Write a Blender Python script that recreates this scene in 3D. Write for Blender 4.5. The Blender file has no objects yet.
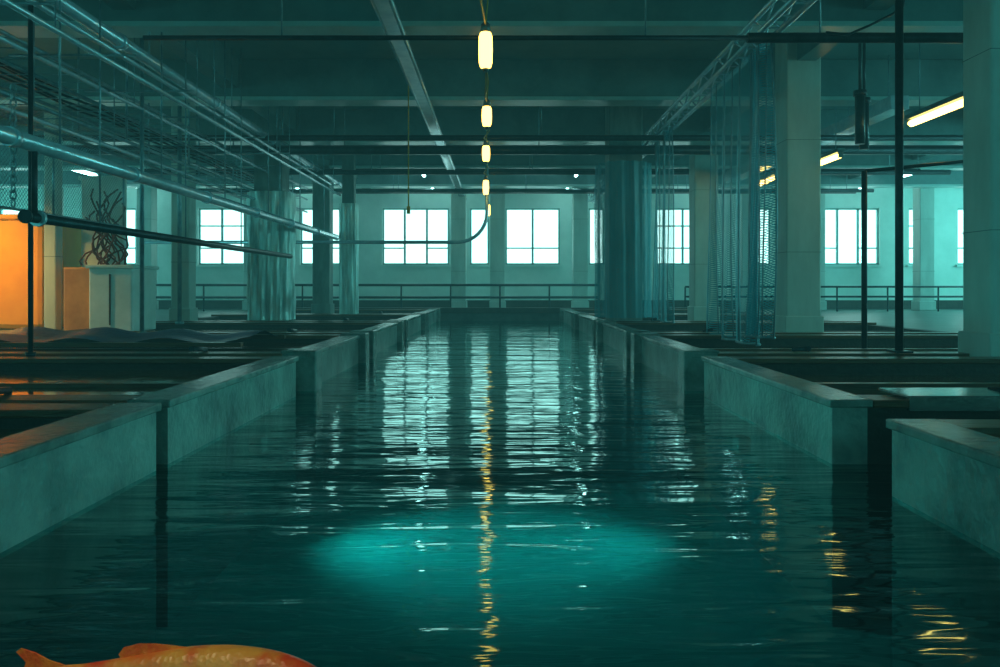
import bpy, bmesh, math, random
from mathutils import Vector, Matrix
random.seed(7)
scene = bpy.context.scene
scene.view_settings.view_transform = 'Standard'
COL = scene.collection

# ------------------------------------------------------------------ materials
def new_mat(name):
    m = bpy.data.materials.new(name); m.use_nodes = True
    nt = m.node_tree
    for n in list(nt.nodes): nt.nodes.remove(n)
    out = nt.nodes.new('ShaderNodeOutputMaterial')
    return m, nt, out

def surf(name, c1, c2, scale=3.0, rough=0.6, metal=0.0, bump=0.2, bscale=None, detail=6, stretch=(1,1,1), spec=0.5):
    m, nt, out = new_mat(name)
    p = nt.nodes.new('ShaderNodeBsdfPrincipled')
    tc = nt.nodes.new('ShaderNodeTexCoord')
    mp = nt.nodes.new('ShaderNodeMapping'); mp.inputs['Scale'].default_value = stretch
    nz = nt.nodes.new('ShaderNodeTexNoise'); nz.inputs['Scale'].default_value = scale; nz.inputs['Detail'].default_value = detail
    nz.inputs['Roughness'].default_value = 0.65
    cr = nt.nodes.new('ShaderNodeValToRGB')
    cr.color_ramp.elements[0].position = 0.32; cr.color_ramp.elements[1].position = 0.68
    cr.color_ramp.elements[0].color = (*c1, 1); cr.color_ramp.elements[1].color = (*c2, 1)
    L = nt.links.new
    L(tc.outputs['Object'], mp.inputs['Vector']); L(mp.outputs[0], nz.inputs['Vector'])
    L(nz.outputs['Fac'], cr.inputs['Fac']); L(cr.outputs['Color'], p.inputs['Base Color'])
    p.inputs['Roughness'].default_value = rough; p.inputs['Metallic'].default_value = metal
    p.inputs['Specular IOR Level'].default_value = spec
    if bump:
        n2 = nt.nodes.new('ShaderNodeTexNoise'); n2.inputs['Scale'].default_value = bscale or scale*6; n2.inputs['Detail'].default_value = 5
        L(mp.outputs[0], n2.inputs['Vector'])
        b = nt.nodes.new('ShaderNodeBump'); b.inputs['Strength'].default_value = bump; b.inputs['Distance'].default_value = 0.03
        L(n2.outputs['Fac'], b.inputs['Height']); L(b.outputs[0], p.inputs['Normal'])
    L(p.outputs[0], out.inputs['Surface'])
    return m

def emit(name, col, s):
    m, nt, out = new_mat(name)
    e = nt.nodes.new('ShaderNodeEmission'); e.inputs[0].default_value = (*col, 1); e.inputs[1].default_value = s
    nt.links.new(e.outputs[0], out.inputs['Surface']); return m

M_wall = surf('painted_wall', (0.56,0.72,0.68), (0.70,0.84,0.80), 0.8, 0.75, bump=0.1)
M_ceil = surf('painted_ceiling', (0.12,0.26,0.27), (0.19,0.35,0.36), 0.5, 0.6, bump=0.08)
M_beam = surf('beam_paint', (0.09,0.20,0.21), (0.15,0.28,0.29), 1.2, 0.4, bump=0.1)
M_beamlit = surf('beam_underside_lit', (0.28,0.48,0.48), (0.42,0.62,0.61), 1.2, 0.3, bump=0.1)  # light caught by beam bottoms, painted in as a paler colour
M_conc = surf('wet_concrete', (0.06,0.11,0.11), (0.32,0.42,0.39), 1.3, 0.35, bump=0.7, bscale=10)
M_cope = surf('coping_concrete', (0.06,0.10,0.095), (0.24,0.31,0.29), 2.6, 0.25, bump=0.35, bscale=18)
M_subshade = surf('concrete_underwater_shade', (0.004,0.03,0.03), (0.01,0.06,0.06), 1.7, 0.8, bump=0.2)  # walls darkened below the waterline, standing in for light lost in water
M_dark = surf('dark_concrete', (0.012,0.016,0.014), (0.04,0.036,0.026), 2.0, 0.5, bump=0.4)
M_floor = surf('floor_concrete', (0.05,0.09,0.09), (0.12,0.17,0.16), 1.1, 0.35, bump=0.2)
M_pool = surf('pool_floor_paint', (0.010,0.23,0.23), (0.016,0.30,0.29), 0.9, 0.6, bump=0.1)
M_col = surf('column_paint', (0.36,0.47,0.44), (0.52,0.63,0.59), 1.3, 0.55, bump=0.15, stretch=(1,1,0.3))
M_coldk = surf('column_stained', (0.08,0.16,0.16), (0.20,0.30,0.29), 2.0, 0.6, bump=0.3, stretch=(1,1,0.3))
M_pipe = surf('galvanised_pipe', (0.46,0.66,0.76), (0.64,0.84,0.94), 5, 0.22, metal=0.5, bump=0.05)
M_pipedk = surf('dark_pipe', (0.010,0.024,0.032), (0.025,0.055,0.07), 4, 0.35, metal=0.6, bump=0.05)
M_rod = surf('steel_rod', (0.12,0.24,0.29), (0.24,0.40,0.45), 5, 0.35, metal=0.5, bump=0)
M_frame = surf('window_frame_paint', (0.22,0.46,0.46), (0.30,0.56,0.56), 3, 0.5, bump=0)
M_foil = surf('foil_wrap', (0.22,0.34,0.34), (0.70,0.86,0.84), 5, 0.3, metal=0.3, bump=0.8, bscale=12, stretch=(1,1,0.12))
M_orange = surf('orange_plastic', (0.78,0.28,0.008), (0.92,0.38,0.015), 0.8, 0.5, bump=0.05)
M_box = surf('white_box_paint', (0.50,0.64,0.61), (0.66,0.78,0.75), 2, 0.5, bump=0.1)
M_boxor = surf('orange_lit_panel', (0.50,0.19,0.03), (0.70,0.30,0.06), 2, 0.5, bump=0.2)  # orange light on the cabinet's left side, put into the colour
M_cable = surf('rust_cable', (0.06,0.02,0.015), (0.20,0.06,0.03), 6, 0.6, bump=0)
M_cableY = surf('yellow_cable', (0.35,0.22,0.04), (0.5,0.34,0.06), 6, 0.6, bump=0)
M_wood = surf('wet_wood', (0.06,0.028,0.012), (0.17,0.085,0.034), 2.0, 0.3, bump=0.3, stretch=(0.4,4,4))
M_steel = surf('sheet_steel', (0.35,0.40,0.40), (0.6,0.64,0.62), 3, 0.22, metal=0.9, bump=0.1)
M_tarp = surf('blue_tarp', (0.003,0.035,0.11), (0.006,0.08,0.20), 3, 0.45, bump=0.5, bscale=7)
M_housing = surf('lamp_housing', (0.10,0.16,0.16), (0.18,0.24,0.24), 4, 0.4, metal=0.5, bump=0)
E_bulb = emit('warm_bulb_glass', (1.0,0.58,0.10), 7)
E_tube = emit('warm_tube_glass', (1.0,0.62,0.15), 9)
E_fill = emit('cool_fill_glow', (0.50,1.0,0.94), 15)  # for the tubes added to brighten the back wall
E_sky = emit('overcast_sky', (0.62,1.0,0.95), 2.4)

def water_mat(name, tint, bumpS, scale, stretch, rough=0.02, dist=0.06):
    m, nt, out = new_mat(name); L = nt.links.new
    tc = nt.nodes.new('ShaderNodeTexCoord')
    mp = nt.nodes.new('ShaderNodeMapping'); mp.inputs['Scale'].default_value = stretch
    L(tc.outputs['Object'], mp.inputs['Vector'])
    n1 = nt.nodes.new('ShaderNodeTexNoise'); n1.inputs['Scale'].default_value = scale; n1.inputs['Detail'].default_value = 2.0
    n1.inputs['Distortion'].default_value = 0.4
    n2 = nt.nodes.new('ShaderNodeTexNoise'); n2.inputs['Scale'].default_value = scale*0.28; n2.inputs['Detail'].default_value = 1
    L(mp.outputs[0], n1.inputs['Vector']); L(mp.outputs[0], n2.inputs['Vector'])
    ad = nt.nodes.new('ShaderNodeMath'); ad.operation = 'MULTIPLY_ADD'; ad.inputs[1].default_value = 2.0
    L(n2.outputs['Fac'], ad.inputs[0]); L(n1.outputs['Fac'], ad.inputs[2])
    b = nt.nodes.new('ShaderNodeBump'); b.inputs['Strength'].default_value = bumpS; b.inputs['Distance'].default_value = dist
    L(ad.outputs[0], b.inputs['Height'])
    g = nt.nodes.new('ShaderNodeBsdfGlossy'); g.inputs['Roughness'].default_value = rough; g.inputs['Color'].default_value = (0.74,1.0,0.98,1)
    t = nt.nodes.new('ShaderNodeBsdfTransparent'); t.inputs['Color'].default_value = (*tint,1)
    f = nt.nodes.new('ShaderNodeFresnel'); f.inputs['IOR'].default_value = 1.5
    mx = nt.nodes.new('ShaderNodeMixShader')
    L(b.outputs[0], g.inputs['Normal']); L(b.outputs[0], f.inputs['Normal'])
    L(f.outputs[0], mx.inputs[0]); L(t.outputs[0], mx.inputs[1]); L(g.outputs[0], mx.inputs[2])
    L(mx.outputs[0], out.inputs['Surface']); return m
M_water = water_mat('channel_water', (0.045,0.36,0.38), 0.27, 3.4, (0.36,1.7,1), rough=0.05)
M_tankwater = surf('brown_tank_water', (0.07,0.028,0.008), (0.19,0.08,0.018), 0.8, 0.10, bump=0.12, bscale=3)

def net_mat(name, col, dens, cells=26.0):
    m, nt, out = new_mat(name); L = nt.links.new
    tc = nt.nodes.new('ShaderNodeTexCoord'); sx = nt.nodes.new('ShaderNodeSeparateXYZ')
    L(tc.outputs['Object'], sx.inputs[0])
    def lines(a, b):
        s = nt.nodes.new('ShaderNodeMath'); s.operation = 'ADD'; L(a, s.inputs[0]); L(b, s.inputs[1])
        k = nt.nodes.new('ShaderNodeMath'); k.operation = 'MULTIPLY'; k.inputs[1].default_value = cells; L(s.outputs[0], k.inputs[0])
        fr = nt.nodes.new('ShaderNodeMath'); fr.operation = 'FRACT'; L(k.outputs[0], fr.inputs[0])
        lt = nt.nodes.new('ShaderNodeMath'); lt.operation = 'LESS_THAN'; lt.inputs[1].default_value = dens; L(fr.outputs[0], lt.inputs[0])
        return lt.outputs[0]
    xy = nt.nodes.new('ShaderNodeMath'); xy.operation = 'ADD'; L(sx.outputs[0], xy.inputs[0]); L(sx.outputs[1], xy.inputs[1])
    ng = nt.nodes.new('ShaderNodeMath'); ng.operation = 'MULTIPLY'; ng.inputs[1].default_value = -1; L(sx.outputs[2], ng.inputs[0])
    mxm = nt.nodes.new('ShaderNodeMath'); mxm.operation = 'MAXIMUM'
    L(lines(xy.outputs[0], sx.outputs[2]), mxm.inputs[0]); L(lines(xy.outputs[0], ng.outputs[0]), mxm.inputs[1])
    d = nt.nodes.new('ShaderNodeBsdfPrincipled'); d.inputs['Base Color'].default_value = (*col,1); d.inputs['Roughness'].default_value = 0.4
    t = nt.nodes.new('ShaderNodeBsdfTransparent'); mx = nt.nodes.new('ShaderNodeMixShader')
    L(mxm.outputs[0], mx.inputs[0]); L(t.outputs[0], mx.inputs[1]); L(d.outputs[0], mx.inputs[2])
    L(mx.outputs[0], out.inputs['Surface']); return m
M_net = net_mat('teal_netting', (0.02,0.33,0.42), 0.29)
M_mesh = net_mat('wire_mesh', (0.10,0.22,0.26), 0.16, 12)

def glass_mat():
    m, nt, out = new_mat('window_glass'); L = nt.links.new
    g = nt.nodes.new('ShaderNodeBsdfGlossy'); g.inputs['Roughness'].default_value = 0.05
    t = nt.nodes.new('ShaderNodeBsdfTransparent'); t.inputs['Color'].default_value = (0.95,1,0.99,1)
    mx = nt.nodes.new('ShaderNodeMixShader'); mx.inputs[0].default_value = 0.06
    L(t.outputs[0], mx.inputs[1]); L(g.outputs[0], mx.inputs[2]); L(mx.outputs[0], out.inputs['Surface']); return m
M_glass = glass_mat()

# ------------------------------------------------------------------ builder
class B:
    def __init__(s): s.bm = bmesh.new(); s.mats = []
    def mi(s, m):
        if m not in s.mats: s.mats.append(m)
        return s.mats.index(m)
    def box(s, x0,x1,y0,y1,z0,z1, m, bev=0.0):
        r = bmesh.ops.create_cube(s.bm, size=1.0)
        vs = r['verts']
        for v in vs:
            v.co = Vector(((x0+x1)/2+v.co.x*(x1-x0), (y0+y1)/2+v.co.y*(y1-y0), (z0+z1)/2+v.co.z*(z1-z0)))
        fs = set(f for v in vs for f in v.link_faces)
        i = s.mi(m)
        for f in fs: f.material_index = i
        if bev:
            es = list(set(e for v in vs for e in v.link_edges))
            r = bmesh.ops.bevel(s.bm, geom=es, offset=bev, segments=2, profile=0.5, affect='EDGES')
            for f in r['faces']: f.material_index = i
        return s
    def tube(s, pts, r, m, seg=10, caps=True):
        pts = [Vector(p) for p in pts]; i = s.mi(m); rings = []
        n = len(pts)
        rr = r if isinstance(r, (list,tuple)) else [r]*n
        ref = None
        for k,p in enumerate(pts):
            if k == 0: d = pts[1]-pts[0]
            elif k == n-1: d = pts[-1]-pts[-2]
            else: d = (pts[k+1]-pts[k]).normalized()+(pts[k]-pts[k-1]).normalized()
            d.normalize()
            if ref is None: ref = Vector((0,0,1)) if abs(d.z)<0.9 else Vector((1,0,0))
            a = d.cross(ref)
            if a.length < 1e-4: a = d.orthogonal()
            a.normalize(); b = d.cross(a).normalized(); ref = -b if (-b).dot(ref)>0 else b
            rings.append([s.bm.verts.new(p + rr[k]*(math.cos(2*math.pi*j/seg)*a+math.sin(2*math.pi*j/seg)*b)) for j in range(seg)])
        for k in range(n-1):
            A,C = rings[k], rings[k+1]
            best = min(range(seg), key=lambda o: sum((A[j].co-C[(j+o)%seg].co).length for j in range(0,seg,3)))
            C = C[best:]+C[:best]; rings[k+1] = C
            for j in range(seg):
                try:
                    f = s.bm.faces.new((A[j],A[(j+1)%seg],C[(j+1)%seg],C[j])); f.material_index = i; f.smooth = True
                except ValueError: pass
        if caps:
            for R in (rings[0], rings[-1]):
                try: f = s.bm.faces.new(R); f.material_index = i
                except ValueError: pass
        return s
    def grid(s, fn, nu, nv, m, smooth=True):
        i = s.mi(m)
        V = [[s.bm.verts.new(fn(u/nu, v/nv)) for v in range(nv+1)] for u in range(nu+1)]
        for u in range(nu):
            for v in range(nv):
                f = s.bm.faces.new((V[u][v],V[u+1][v],V[u+1][v+1],V[u][v+1])); f.material_index = i; f.smooth = smooth
        return s
    def done(s, name, parent=None):
        bmesh.ops.recalc_face_normals(s.bm, faces=s.bm.faces)
        me = bpy.data.meshes.new(name); s.bm.to_mesh(me); s.bm.free()
        for m in s.mats: me.materials.append(m)
        o = bpy.data.objects.new(name, me); COL.objects.link(o)
        if parent: o.parent = parent
        return o

def empty(name, loc=(0,0,0)):
    e = bpy.data.objects.new(name, None); e.empty_display_size = 0.2; COL.objects.link(e); return e

def light(kind, name, loc, col, power, parent=None, rot=(0,0,0), **kw):
    l = bpy.data.lights.new(name, kind); l.color = col; l.energy = power
    for k,v in kw.items(): setattr(l, k, v)
    o = bpy.data.objects.new(name, l); o.location = loc; o.rotation_euler = rot; COL.objects.link(o)
    if parent: o.parent = parent
    return o

# ------------------------------------------------------------------ shell
XW = 24.0; YB = 36.0; YS = -6.0; ZC = 6.4
wins = [(-22.6,-21.2),(-18.6,-16.4),(-13.6,-11.5),(-9.0,-7.2),(-5.3,-2.3),(-1.35,-0.5),(0.25,2.7),(4.0,4.7),(7.0,9.5),(11.3,12.2),(14.3,17.1),(18.4,19.5),(20.6,22.2)]
WZ0, WZ1 = 2.35, 4.9
b = B(); prev = -XW
b.box(-XW,XW,YB,YB+0.4,-1.2,WZ0,M_wall); b.box(-XW,XW,YB,YB+0.4,WZ1,ZC,M_wall)
for x0,x1 in wins:
    b.box(prev,x0,YB,YB+0.4,WZ0,WZ1,M_wall); prev = x1
b.box(prev,XW,YB,YB+0.4,WZ0,WZ1,M_wall)
b.done('wall_north')
n = 0
for x0,x1 in wins:
    n += 1
    w = B(); y0,y1 = YB+0.12, YB+0.2; t = 0.07
    w.box(x0,x0+t,y0,y1,WZ0,WZ1,M_frame); w.box(x1-t,x1,y0,y1,WZ0,WZ1,M_frame)
    w.box(x0,x1,y0,y1,WZ0,WZ0+t,M_frame); w.box(x0,x1,y0,y1,WZ1-t,WZ1,M_frame)
    k = max(1, round((x1-x0)/1.0))
    for j in range(1,k):
        xx = x0+(x1-x0)*j/k; w.box(xx-0.045,xx+0.045,y0,y1,WZ0,WZ1,M_frame)
    if x1-x0 > 1:
        w.box(x0,x0+(x1-x0)/k,y0+0.01,y1-0.01,WZ0+0.72,WZ0+0.78,M_frame)
        w.box(x1-(x1-x0)/k,x1,y0+0.01,y1-0.01,WZ0+0.72,WZ0+0.78,M_frame)
        if n%3==0: w.box(x0,x1,y0+0.01,y1-0.01,WZ0+1.72,WZ0+1.78,M_frame)
    w.box(x0,x1,YB+0.15,YB+0.16,WZ0,WZ1,M_glass)
    w.box(x0-0.1,x1+0.1,YB-0.1,YB+0.1,WZ0-0.1,WZ0,M_wall)
    w.done('window_%d'%n)
for sx,nm in ((-1,'wall_west'),(1,'wall_east')):
    w = B(); xa,xb = sorted((sx*XW, sx*(XW+0.4)))
    ws = [(-3,1),(4,8),(11,15),(18,22),(25,29),(31,34.5)]  # side windows out of view, added to bring light across the room
    w.box(xa,xb,YS,YB,-1.2,WZ0,M_wall); w.box(xa,xb,YS,YB,5.4,ZC,M_wall); pv = YS
    for a,c in ws: w.box(xa,xb,pv,a,WZ0,5.4,M_wall); pv = c
    w.box(xa,xb,pv,YB,WZ0,5.4,M_wall); w.done(nm)
    for a,c in ws:
        n += 1; w = B(); X0,X1 = sorted((sx*(XW+0.12), sx*(XW+0.2)))
        for j in range(5):
            yy = a+(c-a)*j/4; w.box(X0,X1,yy-0.04,yy+0.04,WZ0,5.4,M_frame)
        for zz in (WZ0+0.04,WZ0+1.7,5.36): w.box(X0,X1,a,c,zz-0.04,zz+0.04,M_frame)
        w.box(sx*(XW+0.15)-0.005,sx*(XW+0.15)+0.005,a,c,WZ0,5.4,M_glass)
        w.done('window_%d'%n)
w = B(); ws = [(-20,-15),(-11,-6),(-3,3),(6,11),(15,20)]; pv = -XW  # windows behind the camera, added to light the front faces
w.box(-XW,XW,YS-0.4,YS,-1.2,WZ0,M_wall); w.box(-XW,XW,YS-0.4,YS,5.4,ZC,M_wall)
for a,c in ws: w.box(pv,a,YS-0.4,YS,WZ0,5.4,M_wall); pv = c
w.box(pv,XW,YS-0.4,YS,WZ0,5.4,M_wall); w.done('wall_south')
for a,c in ws:
    n += 1; w = B()
    for j in range(6):
        xx = a+(c-a)*j/5; w.box(xx-0.04,xx+0.04,YS-0.25,YS-0.17,WZ0,5.4,M_frame)
    for zz in (WZ0+0.04,WZ0+1.7,5.36): w.box(a,c,YS-0.25,YS-0.17,zz-0.04,zz+0.04,M_frame)
    w.box(a,c,YS-0.215,YS-0.205,WZ0,5.4,M_glass); w.done('window_%d'%n)
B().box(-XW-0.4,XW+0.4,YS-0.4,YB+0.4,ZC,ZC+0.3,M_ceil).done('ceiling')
f = B()
f.box(-XW,-9,YS,YB,-1.2,0.35,M_floor); f.box(9,XW,YS,YB,-1.2,0.35,M_floor)
f.box(-9,9,32,YB,-1.2,0.35,M_floor); f.done('floor')
B().box(-9,9,YS,32,-1.4,-1.2,M_pool).done('pool_floor')
b = B(); b.box(-9,9,31.7,32.05,0.3,0.52,M_dark,0.02).done('trim_1')

# overcast sky outside the north windows; added fill lights outside the three unseen sides
FILL_COL = (0.27,0.94,0.90)
bm = bmesh.new(); vs = [bm.verts.new(v) for v in ((-30,YB+3,-1),(-30,YB+3,10),(30,YB+3,10),(30,YB+3,-1))]; bm.faces.new(vs)
me = bpy.data.meshes.new('overcast_sky'); bm.to_mesh(me); bm.free(); me.materials.append(E_sky)
COL.objects.link(bpy.data.objects.new('overcast_sky', me))
light('AREA','fill_east',(XW+2.0,18,4.6),FILL_COL,11500,rot=(0,math.radians(90),0),shape='RECTANGLE',size=7,size_y=34)
light('AREA','fill_west',(-XW-2.0,18,4.6),FILL_COL,4200,rot=(0,math.radians(-90),0),shape='RECTANGLE',size=7,size_y=34)
light('AREA','fill_south',(0,YS-2.5,4.6),FILL_COL,750,rot=(math.radians(90),0,0),shape='RECTANGLE',size=46,size_y=7)

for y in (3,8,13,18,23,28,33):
    b = B(); b.box(-XW,XW,y-0.2,y+0.2,5.5,ZC,M_beam,0.03); b.box(-XW,XW,y-0.3,y+0.3,5.46,5.54,M_beamlit); b.done('ceiling_beam')
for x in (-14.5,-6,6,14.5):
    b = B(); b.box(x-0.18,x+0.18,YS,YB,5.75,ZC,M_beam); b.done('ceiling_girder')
def column(x,y,w,m=M_col,z0=0.35,plinth=True):
    c = B(); c.box(x-w/2,x+w/2,y-w/2,y+w/2,z0,ZC,m,0.03)
    if plinth: c.box(x-w/2-0.04,x+w/2+0.04,y-w/2-0.04,y+w/2+0.04,z0,0.75,m,0.02)
    for zz in (2.0,4.2): c.box(x-w/2-0.003,x+w/2+0.003,y-w/2-0.003,y+w/2+0.003,zz,zz+0.01,M_coldk)
    return c.done('concrete_column')
column(5.95,16,0.68,z0=-1.2); column(6.1,24,0.7,z0=-1.2); column(6.25,10,0.6,z0=-1.2)
column(-8.7,22,0.5,z0=-1.2); column(-6.2,28,0.6,M_coldk,-1.2)
for x in (-1.75,-0.1,3.4,-10.5,10.5,13.4,18,-15,-19): column(x,34,0.62)
for x,y,w in ((-6.5,22.8,1.15),(-4.85,25.7,0.55)):
    c = B()
    def fn(u,v,x=x,y=y,w=w):
        a = u*2*math.pi; q = 4
        r = w/2/((abs(math.cos(a))**q+abs(math.sin(a))**q)**(1/q))
        r *= 1+0.05*math.sin(17*a+v*3)+0.03*math.sin(31*a-v*5)+0.02*math.sin(v*26+4*math.sin(3*a))
        return Vector((x+r*math.cos(a), y+r*math.sin(a), 0.40+3.6*v))
    c.grid(fn,140,50,M_foil); c.box(x-w*0.34,x+w*0.34,y-w*0.34,y+w*0.34,-1.2,ZC,M_coldk)
    c.done('foil_wrapped_column')
c = B(); c.box(2.95,3.85,21.6,22.5,-1.2,ZC,M_coldk,0.03)
def fn(u,v):
    a = u*2*math.pi; r = 0.72+0.05*math.sin(13*a)+0.03*math.sin(29*a+v*4)
    return Vector((3.4+r*math.cos(a),22.05+r*math.sin(a),0.5+4.2*v))
c.grid(fn,90,8,M_net); c.done('netted_column')

# ------------------------------------------------------------------ fish tanks
def tank(sx,y0,y1,xi=2.45,xo=9.0,top=0.48,post=True):
    p = empty('fish_tank'); t = 0.26
    def bx(bb,a,c,*r):
        A,C = sorted((sx*a,sx*c)); bb.box(A,C,*r)
    w = B()
    bx(w,xi,xi+t,y0,y1,-0.03,top-0.06,M_conc)
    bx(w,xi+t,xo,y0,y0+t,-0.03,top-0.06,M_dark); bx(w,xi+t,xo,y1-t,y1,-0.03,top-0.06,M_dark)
    bx(w,xi,xi+t,y0,y1,-1.2,-0.03,M_subshade)
    bx(w,xi+t,xo,y0,y0+t,-1.2,-0.03,M_subshade); bx(w,xi+t,xo,y1-t,y1,-1.2,-0.03,M_subshade)
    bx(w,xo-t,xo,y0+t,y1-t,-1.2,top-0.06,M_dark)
    w.done('walls',p)
    w = B()
    bx(w,xi-0.03,xi+t+0.03,y0-0.03,y1+0.03,top-0.06,top,M_cope,0.012)
    bx(w,xi+t+0.03,xo,y0-0.03,y0+t+0.03,top-0.062,top-0.004,M_wood,0.012)
    bx(w,xi+t+0.03,xo,y1-t-0.03,y1+0.03,top-0.062,top-0.004,M_wood,0.012)
    w.done('coping',p)
    w = B(); bx(w,xi+t,xo-t,y0+t,y1-t,-1.19,0.34 if sx<0 else 0.28,M_tankwater); w.done('water',p)
    if post:
        w = B()
        for yy in (y0,y1-0.34):
            bx(w,xi-0.13,xi+t+0.06,yy-0.02,yy+0.36,-0.03,top+0.03,M_cope,0.02)
            bx(w,xi-0.13,xi+t+0.06,yy-0.02,yy+0.36,-1.2,-0.03,M_subshade)
        w.done('corner_posts',p)
    w = B(); ym = (y0+y1)/2
    bx(w,xi+t,xo-t,ym-0.05,ym+0.05,-1.0,top-0.1,M_wood)
    w.tube([(sx*(xi+1.4),y0+t+0.1,0.1),(sx*(xi+1.4),y0+t+0.1,top+0.02),(sx*(xi+1.4),y0-0.12,top+0.06)],0.035,M_pipedk)
    w.done('fittings',p)
bays = [(5.9,9.6),(10.1,14.2),(14.7,19.4),(19.9,25.2),(25.7,31.2)]
tank(-1,1.0,5.7,post=False); tank(1,1.0,5.0,post=False)
for a,c in bays:
    tank(-1,a,c,post=a>6); tank(1,a,c,post=a>6)
b = B(); b.box(3.0,5.4,5.9,6.35,0.485,0.51,M_steel,0.008)
b.box(3.0,5.4,5.86,5.9,0.40,0.51,M_steel); b.done('steel_cover_plate')
def tf(u,v):
    x = -8.6+4.9*u; y = 11.2+2.2*v
    return Vector((x,y,0.56+0.04*math.sin(x*5+v*3)+0.06*math.sin(v*9+x)*v))
b = B(); b.grid(tf,70,20,M_tarp); b.box(-8.7,-3.6,11.1,11.22,0.48,0.54,M_wood); b.box(-8.7,-3.6,13.35,13.47,0.45,0.52,M_wood); b.done('tarpaulin_cover')

bm = bmesh.new(); vs = [bm.verts.new(v) for v in ((-9,YS,0),(9,YS,0),(9,31.72,0),(-9,31.72,0))]; bm.faces.new(vs)
me = bpy.data.meshes.new('water'); bm.to_mesh(me); bm.free(); me.materials.append(M_water)
COL.objects.link(bpy.data.objects.new('water', me))

for sx in (-1,1):
    p = empty('underwater_floodlight')
    w = B(); w.box(*sorted((sx*2.32,sx*2.45)),7.8,8.0,-0.32,-0.16,M_housing,0.02); w.done('housing',p)
    l = light('SPOT','lamp',(sx*2.28,7.9,-0.22),(0.10,1.0,0.86),760 if sx<0 else 480,p,spot_size=math.radians(100),spot_blend=1.0,shadow_soft_size=0.3)
    d = Vector((-sx*0.5-0.2,7.6,-0.95))-Vector(l.location); l.rotation_euler = d.to_track_quat('-Z','Y').to_euler()

# ------------------------------------------------------------------ overhead services
def hangers(b,x,z,ys,r=0.012,m=M_rod):
    for y in ys: b.tube([(x,y,z),(x,y,6.39)],r,m,6)
b = B(); b.tube([(-5.7,2,5.0),(-5.7,30,5.0)],0.095,M_pipe,14)
for y in range(4,30,4): b.tube([(-5.7,y-0.06,5.0),(-5.7,y+0.06,5.0)],0.12,M_pipe,14)
hangers(b,-5.7,5.0,range(5,30,4)); b.done('overhead_water_pipe')
b = B(); b.tube([(-5.5,2,3.0),(-5.5,27,3.0)],0.095,M_pipe,16)
for y in range(3,27,3): b.tube([(-5.5,y-0.05,3.0),(-5.5,y+0.05,3.0)],0.115,M_pipe,14)
hangers(b,-5.5,3.0,range(4,27,3),0.014); b.done('overhead_water_pipe')
b = B(); b.tube([(-5.5,9.3,2.13),(-5.5,21,2.13)],0.06,M_pipedk,14)
b.tube([(-5.5,9.25,2.13),(-5.5,9.29,2.13)],0.08,M_pipedk,16); b.tube([(-5.5,9.5,2.13),(-5.5,9.55,2.13)],0.10,M_pipe,16)
b.tube([(-5.5,9.45,2.13),(-5.5,9.45,3.0)],0.035,M_pipedk,10)
hangers(b,-5.5,2.13,(11,14,17,20)); b.done('supply_pipe')
b = B()
for z in (4.9,4.5,4.05):
    for x in (-7.9,-7.0):
        b.tube([(x,2,z),(x,29,z)],0.034,M_rod,8)
    for k in range(0,54):
        y = 2+k*0.5; b.tube([(-7.9,y,z),(-7.0,y,z)],0.011,M_rod,5)
for y in range(3,30,3):
    for x in (-7.9,-7.0): b.tube([(x,y,4.05),(x,y,6.39)],0.02,M_rod,6)
for k,x in enumerate((-7.7,-7.55,-7.35,-7.2)):
    pts = [(x+0.04*math.sin(j*1.3+k),2+j*0.9,4.56+0.02*math.sin(j*2.1+k*2)) for j in range(30)]
    b.tube(pts,0.024,M_pipedk,6)
b.done('cable_ladder')
b = B()
for x,z in ((-6.75,3.75),(-6.4,4.5),(-5.0,4.2),(-5.3,4.55)):
    ye = 22 if x < -6 else 25
    b.tube([(x,2,z),(x,ye,z)],0.036,M_pipe,8); hangers(b,x,z,range(4,ye,5),0.01)
for y in range(3,25,2): b.tube([(-6.75 if y<22 else -5.3,y,4.5),(-5.0,y,4.5)],0.018,M_rod,6)
b.done('conduit_run')
b = B()
b.grid(lambda u,v: Vector((-8.0,9+8*u,2.6+1.4*v)),8,2,M_mesh)
b.grid(lambda u,v: Vector((-8.0+1.0*v,9+8*u,4.0)),8,2,M_mesh)
for y in (9,11.67,14.33,17): b.tube([(-8.0,y,2.6),(-8.0,y,4.0)],0.02,M_rod,6)
b.tube([(-8.0,9,2.6),(-8.0,17,2.6)],0.025,M_rod,6); b.done('wire_mesh_screen')
for x,y,z1,r,mm in ((-5.72,9.75,5.46,0.03,M_pipedk),(-6.4,14.3,6.39,0.04,M_rod),(-7.45,18.6,6.39,0.05,M_rod)):
    b = B(); b.tube([(x,y,0.46),(x,y,z1)],r,mm,8); b.tube([(x,y,0.46),(x,y,0.52)],r*2,mm,10); b.done('support_pole')
b = B(); z = 2.3
while z < 3.6:
    for s in (0,1):
        pts = [(-5.72+(0.035*math.cos(a) if s else 0), 9.4+(0 if s else 0.035*math.cos(a)), z+0.06*math.sin(a)) for a in [i*math.pi/5 for i in range(11)]]
        b.tube(pts,0.010,M_rod,5,caps=False); z += 0.09
b.done('hoist_chain')

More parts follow.
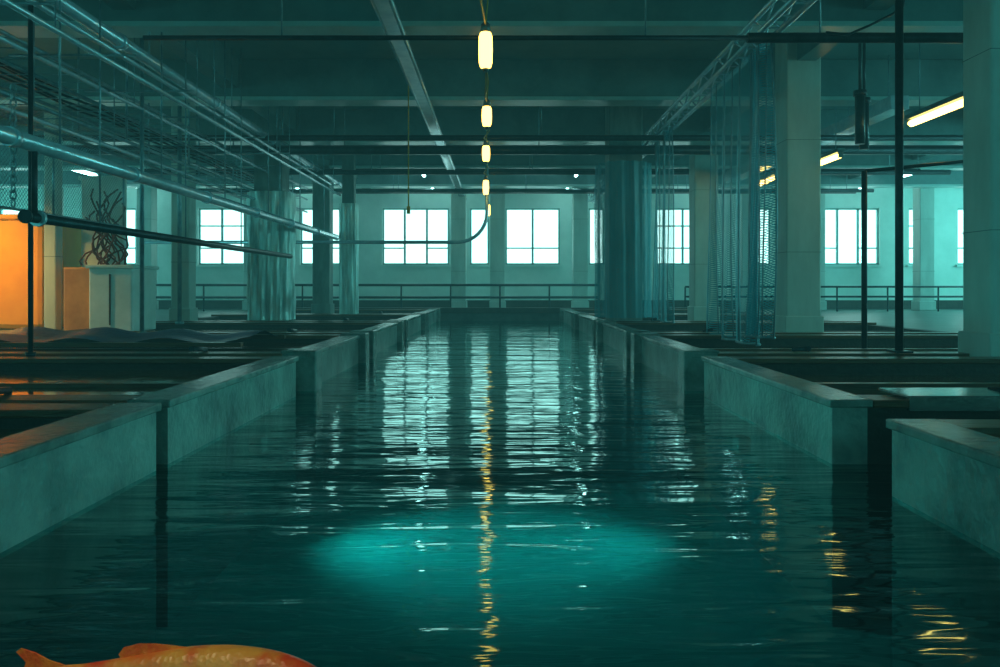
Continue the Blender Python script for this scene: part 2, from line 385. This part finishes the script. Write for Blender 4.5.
b = B()
b.box(-1.70,-1.50,1,35,5.16,5.20,M_pipe); b.box(-1.70,-1.50,1,35,5.32,5.36,M_pipe); b.box(-1.62,-1.58,1,35,5.2,5.32,M_pipe)
b.tube([(-1.72,1,5.18),(-1.72,35,5.18)],0.03,M_pipe,8); b.tube([(-1.48,1,5.18),(-1.48,35,5.18)],0.03,M_pipe,8)
for y in range(3,35,5):
    b.tube([(-1.6,y,5.3),(-1.6,y,5.5)],0.03,M_rod,6)
b.done('overhead_monorail')
b = B()
for x in (3.80,4.06):
    for z in (5.04,5.3): b.tube([(x,1,z),(x,35,z)],0.042,M_pipe,8)
k = 0; y = 1.0
while y < 34.6:
    for x in (3.80,4.06): b.tube([(x,y,5.04 if k%2 else 5.3),(x,y+0.5,5.3 if k%2 else 5.04)],0.016,M_pipe,5)
    b.tube([(3.80,y,5.04),(4.06,y,5.04)],0.016,M_pipe,5); y += 0.5; k += 1
for y in range(3,35,5): b.tube([(3.93,y,5.3),(3.93,y,5.55)],0.04,M_rod,8)
b.done('overhead_truss')
b = B(); b.tube([(-4.9,11,4.74),(3.6,11,4.74)],0.035,M_pipedk,8); b.tube([(3.4,11,4.74),(12,11,4.74)],0.07,M_pipedk,10)
for x in (-3,2,4.4,7,11): b.tube([(x,11,4.74),(x,11,6.39)],0.012,M_rod,6)
b.done('cross_pipe')
for y,z,r in ((19.3,4.92,0.07),(20.6,4.85,0.12),(24.9,4.9,0.08),(26.7,5.2,0.09),(30,4.95,0.07),(31.5,5.1,0.09)):
    b = B(); b.tube([(-12,y,z),(14,y,z)],r,M_pipedk,10)
    for x in (-11,-4,1,7,13): b.tube([(x,y,z),(x,y,6.39)],0.012,M_rod,6)
    b.done('cross_pipe')
pts = [(-11,24.5,2.7),(-1.3,24.5,2.7)]+[(-1.3+0.9*math.sin(a),24.5,3.6-0.9*math.cos(a)) for a in [i*math.pi/16 for i in range(1,9)]]+[(-0.4,24.5,5.4)]
b = B(); b.tube(pts,0.055,M_pipe,10); b.done('loop_pipe')
b = B()
for z in (1.42,0.92): b.tube([(-14,32.4,z),(4,32.4,z)],0.05,M_pipedk,8)
x = -14
while x <= 4.01: b.tube([(x,32.4,0.35),(x,32.4,1.42)],0.035,M_pipedk,8); x += 2.0
b.done('guard_railing')
b = B()
for z in (1.35,0.95): b.tube([(7.5,32.4,z),(22,32.4,z)],0.04,M_pipedk,8)
for k in range(8): b.tube([(7.5+2.05*k,32.4,0.35),(7.5+2.05*k,32.4,1.35)],0.035,M_pipedk,8)
b.done('guard_railing')
B().box(-XW,XW,YB-0.06,YB,0.35,0.75,M_dark).done('baseboard_north')

b = B(); b.tube([(5.13,10.28,0.46),(5.13,10.28,5.0)],0.05,M_pipedk,10); b.box(5.03,5.23,10.12,10.42,0.42,0.50,M_pipedk); b.tube([(5.13,10.28,5.0),(5.13,10.28,6.39)],0.03,M_pipedk,8); b.done('support_pole')
b = B(); b.tube([(5.92,13,0.25),(5.92,13,3.2)],0.045,M_pipedk,10); b.tube([(5.92,13,3.2),(8.5,13,3.45)],0.03,M_pipedk,8); b.done('support_pole')
for x,y in ((6.75,15.0),(7.1,15.6)):
    b = B(); b.tube([(x,y,4.0),(x,y,4.9)],0.09,M_pipedk,12); b.tube([(x,y,4.9),(x,y,5.0)],0.12,M_pipedk,12); b.tube([(x,y,5.0),(x,y,6.39)],0.03,M_pipedk,8); b.done('hanging_vent_pipe')
b = B()
for (x,y,z,l) in ((7.0,21,4.5,3.5),(8.5,17,5.1,10)):
    b.box(x-0.2,x+0.2,y,y+l,z,z+0.3,M_pipe,0.02)
    for k in range(int(l/2)): 
        b.tube([(x,y+0.5+2*k,z+0.3),(x,y+0.5+2*k,6.39)],0.012,M_rod,5)
b.done('ventilation_duct')
b = B(); pts=[(4.4,10.8,4.75),(4.7,10.8,4.72),(5.0,10.8,4.85),(5.3,10.8,5.0),(5.45,10.8,5.1),(5.45,10.8,6.39)]
b.tube(pts,0.018,M_pipedk,6); b.done('drooping_cable')
b = B(); b.tube([(-1.75,15.3,2.8),(-1.75,15.3,6.39)],0.014,M_cableY,6); b.tube([(-1.75,15.3,2.72),(-1.75,15.3,2.86)],0.035,M_cableY,8); b.done('hanging_rope')

def net(x,y0,y1,z0,z1,ph,amp=0.09):
    b = B()
    def fn(u,v):
        y = y0+(y1-y0)*u
        a = amp*(0.4+0.6*(1-v))
        return Vector((x+a*math.sin(u*(y1-y0)*7+ph)+0.4*a*math.sin(u*31+v*3), y+0.12*math.sin(v*3.1+ph)*(1-v), z0+(z1-z0)*v))
    b.grid(fn,70,14,M_net)
    for k in range(9):
        u=k/8; b.tube([fn(u,j/8) for j in range(9)],0.014,M_rod,5)
    b.tube([fn(k/24,0) for k in range(25)],0.02,M_rod,6)
    return b.done('hanging_net')
net(3.93,12.3,14.8,0.42,5.0,0.3); net(3.98,11.9,12.9,0.55,5.0,2.0,0.14); net(3.93,18.4,20.4,0.5,5.0,1.0)
net(3.93,27,29.8,0.5,5.0,2.0)

p = empty('string_lights')
bp = [(-0.05,4.6,4.55,0.27),(-0.18,10,4.28,0.25),(-0.23,13.95,4.3,0.2),(-0.31,17.8,4.3,0.2),(-0.42,23.8,4.3,0.24),(-0.46,30.8,4.3,0.24)]
w = B(); pts = []
for i,(x,y,z,h) in enumerate(bp):
    pts.append((x,y,z+h+0.06))
    if i < len(bp)-1:
        x2,y2,z2,h2 = bp[i+1]
        for t in (0.2,0.4,0.6,0.8):
            s = 4*t*(1-t)*0.22
            pts.append((x+(x2-x)*t+0.06*math.sin(t*14+i),y+(y2-y)*t,(z+h+0.06)*(1-t)+(z2+h2+0.06)*t-s))
w.tube(pts,0.014,M_cableY,6)
for x,y,z,h in bp:
    w.tube([(x,y,z+h+0.06),(x+0.03,y,z+h+0.4),(x-0.03,y,z+h+0.8),(x,y,6.39)],0.012,M_cableY,6)
w.done('cable',p)
w = B()
for x,y,z,h in bp:
    r=0.085
    w.tube([(x,y,z-h),(x,y,z-h+0.03),(x,y,z-h+0.09),(x,y,z),(x,y,z+h-0.09),(x,y,z+h-0.03)],[r*0.4,r*0.8,r,r*1.05,r,r*0.75],E_bulb,14)
w.done('bulbs',p)
w = B()
for x,y,z,h in bp:
    w.tube([(x,y,z+h-0.04),(x,y,z+h+0.06),(x,y,z+h+0.1)],[0.07,0.06,0.02],M_housing,12)
    w.tube([(x,y,z-h-0.03),(x,y,z-h+0.02)],[0.03,0.05],M_housing,12)
w.done('sockets',p)

def tubelamp(x,y,z,l,e,name='tube_lamp_or_fill'):
    w = B(); w.tube([(x,y-l/2,z),(x,y+l/2,z)],0.06,e,10)
    w.box(x-0.09,x+0.09,y-l/2-0.05,y+l/2+0.05,z+0.07,z+0.16,M_housing,0.01)
    for s in (-1,1):
        w.box(x-0.05,x+0.05,y+s*l/2-0.03,y+s*l/2+0.03,z-0.05,z+0.1,M_housing)
        w.tube([(x,y+s*l*0.35,z+0.15),(x,y+s*l*0.35,6.39)],0.01,M_rod,5)
    return w.done(name)
tubelamp(7.5,13.6,4.3,2.0,E_tube); tubelamp(7.7,18.9,4.3,1.6,E_tube); tubelamp(7.5,22.4,4.3,1.4,E_tube)
for x in (-16,-9,-3,3,9,16):  # cool tubes added above the beams as fill for the back wall
    tubelamp(x,30.6,5.75,2.2,E_fill)
    tubelamp(x,34.7,5.75,1.8,E_fill)

# ------------------------------------------------------------------ orange vat corner
b = B(); b.box(-13.3,-10.4,18.2,20.4,0.35,2.95,M_orange,0.12)
for x in (-13.0,-12.1): b.box(x-0.05,x+0.05,18.14,18.22,0.6,2.7,M_orange,0.015)
b.box(-13.35,-10.36,18.15,20.45,2.85,2.98,M_orange,0.04); b.box(-13.3,-10.5,18.3,20.3,0.35,0.5,M_dark); b.done('orange_vat')
column(-10.05,18.0,0.28,M_col,plinth=False)
b = B(); b.box(-8.85,-7.9,17.2,18.4,0.35,1.75,M_box,0.04); b.box(-9.5,-8.87,17.4,18.4,0.35,1.75,M_boxor,0.03)
b.box(-8.9,-7.85,17.15,18.45,1.72,1.8,M_box,0.02); b.box(-8.4,-8.37,17.18,17.21,0.5,1.6,M_dark); b.done('equipment_cabinet')
b = B(); b.box(-9.9,-8.9,18.9,19.1,0.35,3.9,M_box,0.03); b.box(-9.95,-8.85,18.87,19.12,3.85,3.95,M_box); b.done('wall_panel')
b = B()
for k in range(18):
    x=-8.7+random.uniform(-0.3,0.3); pts=[]
    for j in range(12):
        t=j/11; pts.append((x+0.18*math.sin(t*6+k*1.7)+random.uniform(-.04,.04),17.7+0.2*math.sin(t*5+k),1.8+1.7*t*(0.7+0.3*math.sin(k))))
    b.tube(pts,0.02,M_cable,5)
b.done('cable_tangle')
def added_lamp(x,y,z,power,size,col=(1.0,0.45,0.08),r=0.3,target=None):
    p = empty('added_warm_lamp')
    w = B(); w.tube([(x,y,z+0.45),(x,y,z+0.35),(x,y,z+0.15)],[r*0.2,r*0.55,r],M_housing,16,caps=False); w.tube([(x,y,z+0.45),(x,y,6.39)],0.012,M_rod,6); w.done('shade',p)
    w = B(); w.tube([(x,y,z+0.07),(x,y,z+0.11),(x,y,z+0.2),(x,y,z+0.27)],[r*0.1,r*0.27,r*0.27,r*0.1],E_bulb,12); w.done('bulb',p)
    l = light('SPOT','lamp',(x,y,z),col,power,p,spot_size=math.radians(size),spot_blend=0.8,shadow_soft_size=0.08)
    if target: l.rotation_euler = (Vector(target)-Vector((x,y,z))).to_track_quat('-Z','Y').to_euler()
added_lamp(-12.2,16.4,4.05,950,150,(1.0,0.52,0.10))  # lamp added out of view to light the orange vat
added_lamp(-1.6,0.6,3.3,150,30,(1.0,0.75,0.42),0.16,(-1.1,2.6,0))  # unseen warm spot added to brighten the koi

# ------------------------------------------------------------------ koi fish
def fish_mat():
    m, nt, out = new_mat('koi_skin'); L = nt.links.new
    tc = nt.nodes.new('ShaderNodeTexCoord')
    p = nt.nodes.new('ShaderNodeBsdfPrincipled'); p.inputs['Roughness'].default_value = 0.35
    nz = nt.nodes.new('ShaderNodeTexNoise'); nz.inputs['Scale'].default_value = 7
    L(tc.outputs['Object'], nz.inputs['Vector'])
    cr = nt.nodes.new('ShaderNodeValToRGB')
    cr.color_ramp.elements[0].position=0.36; cr.color_ramp.elements[0].color=(0.85,0.06,0.01,1)
    cr.color_ramp.elements[1].position=0.56; cr.color_ramp.elements[1].color=(0.90,0.34,0.05,1)
    L(nz.outputs['Fac'], cr.inputs['Fac']); L(cr.outputs[0], p.inputs['Base Color'])
    vo = nt.nodes.new('ShaderNodeTexVoronoi'); vo.inputs['Scale'].default_value = 60
    L(tc.outputs['Object'], vo.inputs['Vector'])
    b = nt.nodes.new('ShaderNodeBump'); b.inputs['Strength'].default_value=0.6; b.inputs['Distance'].default_value=0.004
    L(vo.outputs['Distance'], b.inputs['Height']); L(b.outputs[0], p.inputs['Normal'])
    L(p.outputs[0], out.inputs['Surface']); return m
M_koi = fish_mat()
M_fin = surf('koi_fin', (0.85,0.04,0.005),(1.0,0.26,0.02),14,0.35,bump=0.3)
M_eye = surf('koi_eye', (0.01,0.01,0.01),(0.02,0.02,0.02),5,0.1,bump=0)
p = empty('koi_fish')
prof = [(0.0,0.012,0.010,-0.02),(0.02,0.028,0.024,-0.016),(0.07,0.048,0.042,-0.008),(0.15,0.068,0.055,-0.002),(0.25,0.080,0.062,0.002),(0.38,0.086,0.064,0.004),(0.52,0.080,0.056,0.002),(0.66,0.060,0.042,0.0),(0.78,0.040,0.026,0.0),(0.87,0.029,0.015,0.0),(0.92,0.032,0.009,0.0)]
bm = bmesh.new(); rings=[]; SEG=20
for s,h,wd,zc in prof:
    yb = 0.03*math.sin(s*5)
    rings.append([bm.verts.new((-s, yb+wd*math.cos(2*math.pi*j/SEG), zc+h*math.sin(2*math.pi*j/SEG))) for j in range(SEG)])
for a,c in zip(rings,rings[1:]):
    for j in range(SEG): bm.faces.new((a[j],a[(j+1)%SEG],c[(j+1)%SEG],c[j]))
bm.faces.new(rings[0]); bm.faces.new(rings[-1])
bmesh.ops.recalc_face_normals(bm,faces=bm.faces)
for f in bm.faces: f.smooth=True
me = bpy.data.meshes.new('body'); bm.to_mesh(me); bm.free(); me.materials.append(M_koi)
bo = bpy.data.objects.new('body',me); COL.objects.link(bo); bo.parent=p
sd = bo.modifiers.new('sub','SUBSURF'); sd.levels=2; sd.render_levels=2
def fin(name, outline, yfn, thick=0.006):
    bm = bmesh.new()
    vs=[bm.verts.new((x,yfn(x,z),z)) for x,z in outline]; f=bm.faces.new(vs)
    bmesh.ops.triangulate(bm,faces=[f])
    me=bpy.data.meshes.new(name); bm.to_mesh(me); bm.free(); me.materials.append(M_fin)
    o=bpy.data.objects.new(name,me); COL.objects.link(o); o.parent=p
    s=o.modifiers.new('s','SOLIDIFY'); s.thickness=thick; s.offset=0
    return o
yc = lambda x,z: 0.03*math.sin(-x*5)
fin('tail_fin',[(-0.89,0.030),(-0.94,0.045),(-0.99,0.068),(-1.04,0.080),(-1.055,0.068),(-1.02,0.035),(-1.0,0.0),(-1.02,-0.05),(-1.06,-0.09),(-1.04,-0.10),(-0.98,-0.07),(-0.93,-0.042),(-0.89,-0.030)],yc)
fin('dorsal_fin',[(-0.48,0.078),(-0.54,0.088),(-0.60,0.096),(-0.65,0.098),(-0.70,0.086),(-0.715,0.064),(-0.70,0.045),(-0.6,0.055),(-0.52,0.068)],yc)
fin('anal_fin',[(-0.70,-0.045),(-0.73,-0.10),(-0.78,-0.11),(-0.80,-0.034)],yc)
fin('pectoral_fin',[(-0.20,-0.03),(-0.26,-0.05),(-0.34,-0.10),(-0.33,-0.13),(-0.26,-0.12),(-0.20,-0.07)],lambda x,z:0.03*math.sin(-x*5)-0.058+0.4*(z+0.03))
fin('pelvic_fin',[(-0.50,-0.06),(-0.55,-0.11),(-0.60,-0.12),(-0.58,-0.07)],lambda x,z:-0.03+0.3*(z+0.07))
for s in (-1,1):
    bm=bmesh.new(); bmesh.ops.create_uvsphere(bm,u_segments=16,v_segments=10,radius=0.010)
    for f in bm.faces: f.smooth=True
    me=bpy.data.meshes.new('eye'); bm.to_mesh(me); bm.free(); me.materials.append(M_eye)
    o=bpy.data.objects.new('eye_%s'%('l' if s<0 else 'r'),me); o.location=(-0.075,0.011+s*0.038,0.008); COL.objects.link(o); o.parent=p
p.location=(-0.56,2.66,0.0); p.rotation_euler=(0,math.radians(1),math.radians(-2))

# ------------------------------------------------------------------ world (haze as a faintly glowing volume), camera
w = bpy.data.worlds.new('world'); scene.world=w; w.use_nodes=True
nt = w.node_tree
bg=nt.nodes['Background']; bg.inputs[0].default_value=(0.55,0.95,0.95,1); bg.inputs[1].default_value=0.8
ab = nt.nodes.new('ShaderNodeVolumeAbsorption'); ab.inputs['Color'].default_value=(0.4,0.8,0.8,1); ab.inputs['Density'].default_value=0.004
em = nt.nodes.new('ShaderNodeEmission'); em.inputs[0].default_value=(0.14,0.80,0.78,1); em.inputs[1].default_value=0.0014  # glow stands in for lit haze and adds ambient light
ads = nt.nodes.new('ShaderNodeAddShader'); nt.links.new(ab.outputs[0],ads.inputs[0]); nt.links.new(em.outputs[0],ads.inputs[1])
nt.links.new(ads.outputs[0],nt.nodes['World Output'].inputs['Volume'])
cam=bpy.data.cameras.new('camera'); cam.sensor_width=36; cam.lens=28.8; cam.shift_y=-0.0455; cam.clip_end=200
co=bpy.data.objects.new('camera',cam); co.location=(0,0,1.3); co.rotation_euler=(math.radians(90),0,0); COL.objects.link(co)
scene.camera=co
